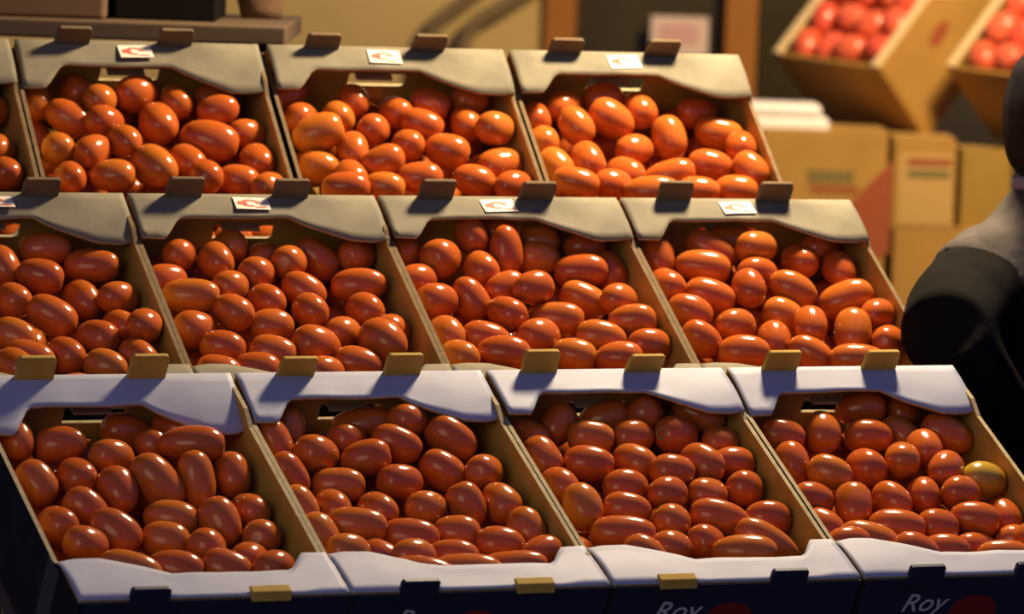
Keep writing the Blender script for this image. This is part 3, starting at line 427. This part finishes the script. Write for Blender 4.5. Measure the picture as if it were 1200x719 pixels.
SCARS = {('A3', 8): -1, ('C2', 12): 1, ('A4', 8): 1}
scar_me = None
FILL = {}
for key, lst in TOMS.items():
    M, W = tray_frame(key); desc = describe(lst, W); rd = random.Random(key)
    for i, (u, v, w_, ax, ay, az, ln, wd) in enumerate(lst):
        yellow = key == 'A4' and i == 13
        flip = SCARS.get((key, i), rd.choice((1, -1)))
        if yellow: flip = 1
        o = bpy.data.objects.new('plum_tomato', SHAPEY if yellow else rd.choice(SHAPES)); COL.objects.link(o)
        R = M.to_3x3() @ axis_m((ax*flip, ay*flip, az*flip)) @ Matrix.Rotation(rd.uniform(0, 6.28), 3, 'Z')
        o.matrix_world = Matrix.Translation(M @ V3((u, v, w_))) @ R.to_4x4() @ Matrix.Diagonal((wd, wd, ln, 1))
        ratio = ln/wd
        look = 'yellow-green unripe' if yellow else ('long red' if ln > .068 else 'small red' if wd < .0425 else 'plump red' if wd > .051 else 'orange-red' if ratio > 1.42 else 'ripe red')
        tag(o, f'{look} plum tomato, {desc[i]}, {PLACE[key]}', 'tomato', 'plum tomatoes in the ' + PLACE[key])
        if (key, i) in SCARS:
            mb = MB(); n = 10
            mb.loft([[(r*math.cos(2*math.pi*k/n)*(1+.25*(k % 2)), r*math.sin(2*math.pi*k/n)*(1+.25*(k % 2)), z) for k in range(n)] for r, z in ((.17, .455), (.13, .485), (.05, .47))])
            mb.build('stem_scar', SCAR, o)
# the tomatoes packed below and in front of the ones in view: one heap
hv = []; hf = []
base = SHAPES[1]; bv = [v.co.copy() for v in base.vertices]; bf = [tuple(p.vertices) for p in base.polygons]
for key in PLACE:
    M, W = tray_frame(key); rd = random.Random('low'+key); vis = [V3(t[:3]) for t in TOMS.get(key, [])]
    placed = []
    spots = [(.033+i*.0465+(.02 if j % 2 else 0)+rd.uniform(-.003, .003), .034+j*.0475+rd.uniform(-.003, .003), -H+.032) for j in range(8) for i in range(6)]
    for j in range(8):
        for i in range(6):
            spots.append((.036+i*.049+rd.uniform(-.004, .004), .040+j*.047+rd.uniform(-.004, .004), -.050+rd.uniform(-.004, .002)))
    for p in spots:
        p = V3(p)
        if p.x > W-.032 or p.y > L-.032: continue
        if any((p-q).length < .046 for q in vis) or any((p-q).length < .043 for q in placed): continue
        placed.append(p)
        X = Matrix.Translation(p) @ axis_m((rd.uniform(-1, 1), rd.uniform(-1, 1), rd.uniform(-.25, .25))).to_4x4() @ Matrix.Diagonal((.044, .044, .056, 1))
        X = M @ X; b = len(hv); hv += [X @ q for q in bv]; hf += [[b+q for q in f] for f in bf]
me = bpy.data.meshes.new('packed_tomatoes'); me.from_pydata([tuple(v) for v in hv], [], hf); me.materials.append(TOM)
for p in me.polygons: p.use_smooth = True
heap = bpy.data.objects.new('packed_tomatoes', me); COL.objects.link(heap)
tag(heap, 'tomatoes packed underneath the top ones in all the trays', 'tomatoes', kind='stuff')

# ------------------------------------------------------------------ shop goods in the background
BD = 10.9; MPX = BD/FPX
CARTON = mat('ochre_carton', (.33, .175, .034), .85, (.38, .205, .042), 9, bump=.15)
CARTOND = mat('olive_carton', (.26, .155, .025), .85, (.30, .18, .03), 9)
GREENP = mat('green_print', (.16, .13, .035), .8); REDC = mat('brick_red_print', (.28, .065, .02), .8); LABELC = mat('pale_label', (.44, .26, .075), .8); TAPE = mat('carton_tape', (.40, .25, .08), .4)
def cam_dir(a): return rt*a[0]+up*a[1]+fw*a[2]
ca, cb, cc = cam_dir((-117, 23, 127)), cam_dir((60, 80, 41)), cam_dir((61, -82, 71))
la, lb, lc = ca.length*MPX, .40, cc.length*MPX
ca.normalize(); cb = (cb-ca*cb.dot(ca)).normalized(); cc = ca.cross(cb).normalized()*(1 if ca.cross(cb).dot(cc) > 0 else -1)
BSH = [tomato_mesh('shop_tomato', 20+k, TOMB, .05, 2.2) for k in range(3)]
def shop_tray(K, label, where, seed):
    # corner K nearest the camera, edges ca (left), cb (up and back), cc (down)
    e = empty('shop_tray', frame_m(K+cc*lc, ca, cb, -cc)); tag(e, label, 'tray', 'tilted trays of tomatoes in the shop')
    t = .008
    for n_, lo, hi in (('base_panel', (0, 0, 0), (la, lb, t)), ('front_wall', (0, 0, t), (la, t, lc)), ('back_wall', (0, lb-t, t), (la, lb, lc)), ('side_wall', (0, t, t), (t, lb-t, lc)), ('side_wall', (la-t, t, t), (la, lb-t, lc))):
        MB().box(lo, hi).build(n_, CARTON, e, bevel=.002)
    RIM = mat('pale_rim_board', (.62, .45, .22), .8)
    for lo, hi in (((0, 0, lc), (.022, lb, lc+.006)), ((la-.022, 0, lc), (la, lb, lc+.006))):
        MB().box(lo, hi).build('rim_strip', RIM, e, bevel=.002)
    rd = random.Random(seed); M = e.matrix_world.copy(); M = frame_m(K+cc*lc, ca, cb, -cc); n = 0
    for j in range(5):
        for i in range(4):
            x = .055+i*(la-.11)/3+rd.uniform(-.008, .008); y = .055+j*(lb-.11)/4+rd.uniform(-.008, .008)
            o = bpy.data.objects.new('shop_tomato', rd.choice(BSH)); COL.objects.link(o)
            X = axis_m((rd.uniform(-1, 1), rd.uniform(-1, 1), rd.uniform(-.3, .3)))
            o.matrix_world = Matrix.Translation(M @ V3((x, y, lc-.018+rd.uniform(-.006, .006)))) @ (M.to_3x3() @ X).to_4x4() @ Matrix.Diagonal((.064, .064, .078, 1))
            cx = 'leftmost' if i == 3 else 'rightmost' if i == 0 else f'{ORD[3-i]} from left'
            rw = 'lowest row' if j == 0 else f'{ORD[j]} row from bottom'
            tag(o, f'blurred red tomato, {cx}, {rw}, {where}', 'tomato', 'tomatoes in the shop trays')
    FILLB = MB().box((t, t, t), (la-t, lb-t, lc-.062)).build('paper_liner', CARTON, e)
    return e
t1 = shop_tray(at(1030, 80, BD), 'tilted ochre cardboard tray of red tomatoes above the stacked cartons', 'tilted shop tray', 1)
t2 = shop_tray(at(1239, 96, BD-.2), 'ochre cardboard tray of tomatoes half hidden behind the dark-clad person', 'shop tray behind person', 2)
# red blot printed on the side of the tilted tray
MB().loft([[(-.0008+dx, .17+.022*math.cos(k*math.pi/6)*1.6, lc-.075+.018*math.sin(k*math.pi/6)) for k in range(12)] for dx in (0, .0005)]).build('red_print_mark', REDC, t1)

CF = lambda depth: frame_m(at(600, 359.5, depth), rh, fh, UP)
def carton(px0, px1, py0, py1, depth, dd, m, label, yaw=0):
    F = CF(depth); p0 = F.inverted() @ at(px0, py1, depth); p1 = F.inverted() @ at(px1, py0, depth)
    wx, hz = p1.x-p0.x, p1.z-p0.z
    e = empty('carton', F @ Matrix.Translation((p0.x, 0, p0.z)) @ Matrix.Rotation(yaw, 4, 'Z')); tag(e, label, 'carton', 'stacked cartons in the shop')
    MB().box((0, 0, 0), (wx, dd, hz-.004)).build('body', m, e, bevel=.004)
    MB().box((.001, .001, hz-.004), (wx-.001, dd/2-.001, hz)).build('lid_flap', m, e); MB().box((.001, dd/2+.001, hz-.004), (wx-.001, dd-.001, hz)).build('lid_flap', m, e)
    MB().box((wx*.35, -.0006, hz*.985-.05), (wx*.35+.0, -.0003, hz)) 
    MB().box((.0, dd/2-.025, hz), (wx, dd/2+.025, hz+.0006)).build('tape', TAPE, e)
    return e, wx, hz
def flat(e, name, pts, m, y=-.0015):
    v = [(x, y, z) for x, z in pts]+[(x, 0, z) for x, z in pts]; n = len(pts)
    f = [list(range(n)), list(range(n, 2*n))[::-1]]+[[k, (k+1) % n, n+(k+1) % n, n+k] for k in range(n)]
    return mesh_obj(name, v, f, m, e)
c1, wx, hz = carton(885, 1040, 154, 372, BD-.1, .30, CARTON, 'ochre carton with green lettering and a red printed triangle')
k = (BD-.1)/FPX
def rel(px, py, x0=885, y0=372): return ((px-x0)*k, (y0-py)*k)
flat(c1, 'red_printed_triangle', [rel(976, 250), rel(1039, 182), rel(1039, 292), rel(1012, 300)], REDC)
rd = random.Random(3)
x = 940
while x < 994:
    wl = rd.uniform(5, 9); flat(c1, 'printed_letter', [rel(x, 211), rel(x+wl, 211), rel(x+wl, 196), rel(x, 196)], GREENP); x += wl+1.5
flat(c1, 'red_printed_line', [rel(944, 222), rel(1000, 222), rel(1000, 215), rel(944, 215)], REDC)
c3, _, _ = carton(1043, 1178, 269, 372, BD-.1, .28, CARTON, 'plain ochre carton at the bottom of the stack, beside the shoulder')
c2, _, _ = carton(1043, 1120, 163, 268, BD-.1, .26, CARTON, 'ochre carton with a pale printed label, between red triangle and olive carton')
rel2 = lambda px, py: rel(px, py, 1043, 268)
flat(c2, 'paper_label', [rel2(1050, 262), rel2(1114, 262), rel2(1114, 178), rel2(1050, 178)], LABELC)
flat(c2, 'red_printed_line', [rel2(1060, 192), rel2(1112, 192), rel2(1112, 184), rel2(1060, 184)], REDC, -.0025)
flat(c2, 'green_printed_line', [rel2(1060, 206), rel2(1110, 206), rel2(1110, 197), rel2(1060, 197)], GREENP, -.0025)
c4, _, _ = carton(1123, 1185, 176, 268, BD-.06, .24, CARTOND, 'olive-brown carton right of the labelled one, next to the person')
# table under the cartons
TF = CF(BD-.2); q0 = TF.inverted() @ at(820, 374, BD-.2); q1 = TF.inverted() @ at(1420, 374, BD-.2)
zt = q0.z + (TF @ V3((0, 0, 0))).z
z_top = (TF @ q0).z-.0; z_top = min(z_top, (CF(BD-.1) @ (CF(BD-.1).inverted() @ at(885, 372, BD-.1))).z)-.001
tb = empty('shop_table', frame_m(TF @ V3((q0.x, 0, 0)) - UP*((TF @ V3((0, 0, 0))).z-FLOOR), rh, fh, UP)); tag(tb, 'plain wooden table under the stacked cartons', 'table')
TW = q1.x-q0.x; TZ = z_top-FLOOR
MB().box((0, -.05, TZ-.03), (TW, .75, TZ)).build('table_top', WOOD, tb, bevel=.003)
for x in (.05, TW-.1):
    for y in (0, .65): MB().box((x, y, 0), (x+.05, y+.05, TZ-.03)).build('leg', WOOD, tb)
# white foam box lying on the carton
F = CF(BD-.1); b0 = F.inverted() @ at(868, 153, BD-.1); b1 = F.inverted() @ at(972, 124, BD-.1)
fb = empty('foam_box', F @ Matrix.Translation((b0.x, 0.01, b0.z+.001))); tag(fb, 'white foam box with rounded lid lying on the lettered carton', 'box')
FOAM = mat('white_foam', (.78, .72, .64), .6, (.84, .78, .70), 40)
wx, hz = b1.x-b0.x, b1.z-b0.z
MB().box((0, 0, 0), (wx, .16, hz*.52)).build('tray', FOAM, fb, bevel=.008); MB().box((.004, .004, hz*.54), (wx-.016, .156, hz)).build('lid', FOAM, fb, bevel=.010)

# brown goods behind the top tier on the left
BROWN = mat('brown_carton', (.155, .090, .042), .9, (.18, .105, .05), 12); BLACKC = mat('black_plastic', (.008, .006, .004), .8, spec=.1)
def slab(name, px0, px1, py0, py1, depth, dd, m, label, cat, sink=.25):
    F = CF(depth); p0 = F.inverted() @ at(px0, py1, depth); p1 = F.inverted() @ at(px1, py0, depth)
    o = MB().box((0, 0, -sink), (p1.x-p0.x, dd, p1.z-p0.z)).build(name, m, bevel=.006); o.matrix_world = F @ Matrix.Translation((p0.x, 0, p0.z)); return tag(o, label, cat)
GD = 7.0
F = CF(GD); p0 = F.inverted() @ at(-160, 52, GD); p1 = F.inverted() @ at(336, 31, GD)
bench = empty('back_bench', frame_m(F @ V3((p0.x, 0, 0)) - UP*((F @ V3((0, 0, 0))).z-FLOOR), rh, fh, UP)); tag(bench, 'brown wooden bench behind the top tier of trays', 'bench')
BZ = (F @ p1).z-FLOOR; BW = p1.x-p0.x
BENCHW = mat('taupe_wood', (.125, .078, .042), .85, (.15, .094, .05), 10, stretch=(.2, 1, 1))
MB().box((0, .0, BZ-.024), (BW, .5, BZ)).build('bench_top', BENCHW, bench, bevel=.003)
for x in (.04, BW-.09):
    for y in (.03, .42): MB().box((x, y, 0), (x+.05, y+.05, BZ-.024)).build('leg', WOOD, bench)
def on_bench(px0, px1, py0, y0, dd):
    a = F.inverted() @ at(px0, 31, GD+y0); b = F.inverted() @ at(px1, py0, GD+y0)
    return frame_m(V3((0, 0, 0))+F @ V3((a.x, a.y, 0)) - UP*((F @ V3((0, 0, 0))).z-(BZ+FLOOR)), rh, fh, UP), b.x-a.x, (F @ b).z-(BZ+FLOOR)
Mx, wx, hz = on_bench(-150, 129, -190, .03, .3)
e = empty('brown_carton', Mx); tag(e, 'dull brown carton on the bench at the upper left corner', 'carton')
MB().box((0, 0, 0), (wx, .3, hz-.005)).build('body', BROWN, e, bevel=.005)
for y in (.001, .151): MB().box((.001, y, hz-.005), (wx-.001, y+.148, hz)).build('lid_flap', BROWN, e)
Mx, wx, hz = on_bench(133, 258, -150, .08, .3)
e = empty('black_crate', Mx); tag(e, 'black plastic crate between the brown carton and the tan sack', 'crate')
MB().box((0, 0, 0), (wx, .012, hz)).build('front_wall', BLACKC, e, bevel=.003); MB().box((0, .24, 0), (wx, .252, hz)).build('back_wall', BLACKC, e, bevel=.003)
for x in (0, wx-.012): MB().box((x, .012, 0), (x+.012, .24, hz)).build('side_wall', BLACKC, e, bevel=.003)
MB().box((.012, .012, 0), (wx-.012, .24, .01)).build('base_panel', BLACKC, e)
# tan sack, slumped, leaning to the left
Mx, wx, hz = on_bench(277, 331, -120, .20, .2)
mb = MB(); n = 24; rings = []
for k in range(13):
    t = k/12; r = .5*wx*(.98+.28*math.sin(math.pi*min(1, t*1.15)) - .45*sstep(.75, 1, t))
    rings.append([(wx/2-.02*t+r*math.cos(2*math.pi*j/n)*(1+.03*math.sin(5*j+k)), .1+.8*r*math.sin(2*math.pi*j/n), hz*t) for j in range(n)])
sk = mb.loft(rings).build('tan_sack', mat('tan_sacking', (.19, .108, .05), .9, (.22, .125, .06), 30, bump=.4), smooth=True); sk.matrix_world = Mx
tag(sk, 'tan cloth sack standing on the bench beside the ochre wall', 'sack')
MB().tube([(wx/2-.02+.30*wx*math.cos(2*math.pi*j/12), .1+.24*wx*math.sin(2*math.pi*j/12), hz*.93) for j in range(13)], .004, 6).build('tie_cord', WOOD, sk)

# ------------------------------------------------------------------ the person at the right
PD = 6.52
pc = at(1258, 300, PD); PM = frame_m((pc.x, pc.y, FLOOR), rh, fh, UP)
def ell(z, hx, hy, cx=0, cy=0, n=20): return [(cx+hx*math.cos(2*math.pi*j/n), cy+hy*math.sin(2*math.pi*j/n), z) for j in range(n)]
def remesh(o, vox, sm=4):
    m = o.modifiers.new('remesh', 'REMESH'); m.mode = 'VOXEL'; m.voxel_size = vox; m.use_smooth_shade = True
    s = o.modifiers.new('smooth', 'SMOOTH'); s.iterations = sm; s.factor = .5
SKIN = mat('skin', (.34, .18, .11), .55, (.38, .21, .13), 30)
JACK = mat('black_brown_jacket', (.009, .0075, .006), 1, (.014, .012, .010), 18, bump=.5, bscale=60, spec=.04)
TROU = mat('black_trousers', (.02, .02, .022), .9, (.026, .026, .028), 30)
HAIR = mat('black_hair', (.010, .008, .007), .55, (.016, .013, .011), 80, bump=.6, bscale=200, stretch=(1, 1, .2), spec=.1)
SHL, ELL_, WRL = (-.128, -.03, 1.215), (-.170, -.225, 1.222), (-.02, -.06, 1.02)       # near arm, elbow stuck out over the tray corner
SHR, ELR, WRR = (.150, 0, 1.245), (.20, .10, 1.02), (.13, .32, 1.03)
def limb(mb, pts, rad, n=14): mb.tube(curve_pts(pts, 12*(len(pts)-1)) if len(pts) > 2 else pts, [rad[0]+(rad[-1]-rad[0])*k/(12*(len(pts)-1)) for k in range(12*(len(pts)-1)+1)] if len(pts) > 2 else rad, n)
b = MB()
b.loft([ell(.80, .13, .10), ell(.90, .155, .11), ell(1.0, .135, .10), ell(1.12, .15, .105), ell(1.22, .15, .10), ell(1.29, .12, .085), ell(1.335, .07, .065), ell(1.36, .055, .058)])
b.loft([ell(1.33, .054, .057, 0, .012), ell(1.42, .050, .054, 0, .02)], 0)                       # neck
b.loft([ell(1.355, .030, .035, 0, .055), ell(1.37, .052, .060, 0, .045), ell(1.40, .066, .085, 0, .035), ell(1.44, .074, .095, 0, .025), ell(1.48, .076, .098, 0, .02), ell(1.52, .070, .090, 0, .018), ell(1.55, .050, .065, 0, .016), ell(1.565, .02, .03, 0, .015)])
b.loft([ell(1.425, .010, .012, 0, .128), ell(1.44, .015, .02, 0, .125), ell(1.47, .008, .010, 0, .118)])     # nose
for s in (-1, 1): b.loft([ell(1.425, .006, .012, s*.077, .02), ell(1.445, .010, .018, s*.080, .018), ell(1.475, .008, .016, s*.080, .014)])   # ears
for sh, el, wr in ((SHL, ELL_, WRL), (SHR, ELR, WRR)):
    b.tube([sh, el], [.042, .030], 14); b.tube([el, wr], [.030, .024], 14)
    d = (V3(wr)-V3(el)).normalized(); sd = d.cross(UP).normalized(); pm = V3(wr)+d*.05
    b.tube([V3(wr), pm, pm+d*.04], [.026, .032, .030], 10)
    for q, ln in ((-.027, .062), (-.009, .075), (.009, .070), (.027, .055)):
        r0 = pm+d*.035+sd*q; b.tube([r0, r0+d*ln*.5, r0+d*ln*.85-UP*.018], [.0095, .009, .0075], 8)
    b.tube([V3(wr)+d*.03+sd*.02, pm+sd*.045, pm+sd*.055+d*.03], [.012, .011, .009], 8)
for s in (-1, 1):
    b.tube([(s*.085, 0, .86), (s*.095, .015, .48), (s*.10, -.01, .09)], [.085, .058, .040], 14)
    b.loft([ell(0, .042, .11, s*.10, .045), ell(.03, .045, .115, s*.10, .045), ell(.07, .042, .08, s*.10, .02), ell(.11, .036, .045, s*.10, -.01)])
person = b.build('person', SKIN, smooth=True); person.matrix_world = PM; remesh(person, .0075, 3)
tag(person, 'person in a dark jacket seen from behind at the right edge, arm bent', 'person')
j = MB()
j.loft([ell(.78, .17, .135), ell(.90, .178, .135), ell(1.02, .165, .125), ell(1.14, .172, .128), ell(1.21, .175, .122), ell(1.255, .172, .118), ell(1.295, .142, .104), ell(1.33, .112, .092), ell(1.36, .088, .082), ell(1.385, .072, .072)])
for sh, el, wr in ((SHL, ELL_, WRL), (SHR, ELR, WRR)):
    j.tube([V3(sh)+V3((.03 if sh[0] < 0 else -.03, 0, .01)), V3(sh), (V3(sh)+V3(el))/2, V3(el)], [.06, .062, .058, .052], 16); j.tube([V3(el), (V3(el)+V3(wr))/2, V3(wr)], [.052, .046, .040], 16)
j.tube([(-.085, -.02, 1.285), (-.118, -.05, 1.262), (-.150, -.13, 1.238), (-.172, -.225, 1.220)], [.055, .066, .064, .055], 16)
jk = j.build('jacket', JACK, person, smooth=True); remesh(jk, .011, 6)
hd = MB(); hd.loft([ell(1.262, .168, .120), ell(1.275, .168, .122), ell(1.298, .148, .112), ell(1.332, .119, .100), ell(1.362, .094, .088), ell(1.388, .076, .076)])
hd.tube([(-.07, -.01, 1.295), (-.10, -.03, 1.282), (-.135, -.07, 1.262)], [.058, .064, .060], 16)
ho = hd.build('lit_shoulder_panel', mat('lit_shoulder_cloth', (.05, .042, .034), .95, (.11, .092, .074), 22, bump=.6, bscale=50), person, smooth=True); remesh(ho, .009, 5)  # lighter grey panel: lamplight on the shoulder tops put into its colour
c = MB(); c.loft([ell(1.352, .072, .074, 0, .012), ell(1.375, .068, .070, 0, .014), ell(1.392, .064, .067, 0, .016)]).build('jacket_collar', JACK, person, smooth=True)
MB().loft([ell(1.380, .0775, .076, 0, .006), ell(1.394, .080, .080, 0, .004), ell(1.400, .076, .076, 0, .004)]).build('shirt_collar', mat('pale_grey_shirt', (.30, .28, .27), .8), person, smooth=True)
h = MB(); h.loft([ell(1.398, .070, .068, 0, -.008), ell(1.415, .086, .092, 0, -.004), ell(1.45, .094, .106, 0, .0), ell(1.49, .094, .108, 0, .002), ell(1.53, .084, .102, 0, .004), ell(1.562, .058, .072, 0, .008), ell(1.58, .025, .035, 0, .01)])
hr = h.build('hair', HAIR, person, smooth=True); remesh(hr, .008, 3)
t = MB(); 
t.loft([ell(.76, .145, .115), ell(.86, .160, .122), ell(.93, .150, .115)])
for s in (-1, 1): t.tube([(s*.085, 0, .84), (s*.095, .015, .48), (s*.10, -.01, .07)], [.098, .075, .062], 16)
tr = t.build('trousers', TROU, person, smooth=True); remesh(tr, .012, 4)
for s in (-1, 1):
    MB().loft([ell(-.0, .050, .125, s*.10, .045), ell(.035, .052, .128, s*.10, .045), ell(.075, .048, .092, s*.10, .02), ell(.11, .046, .055, s*.10, -.01)]).build('shoe', BLACKC, person, smooth=True)
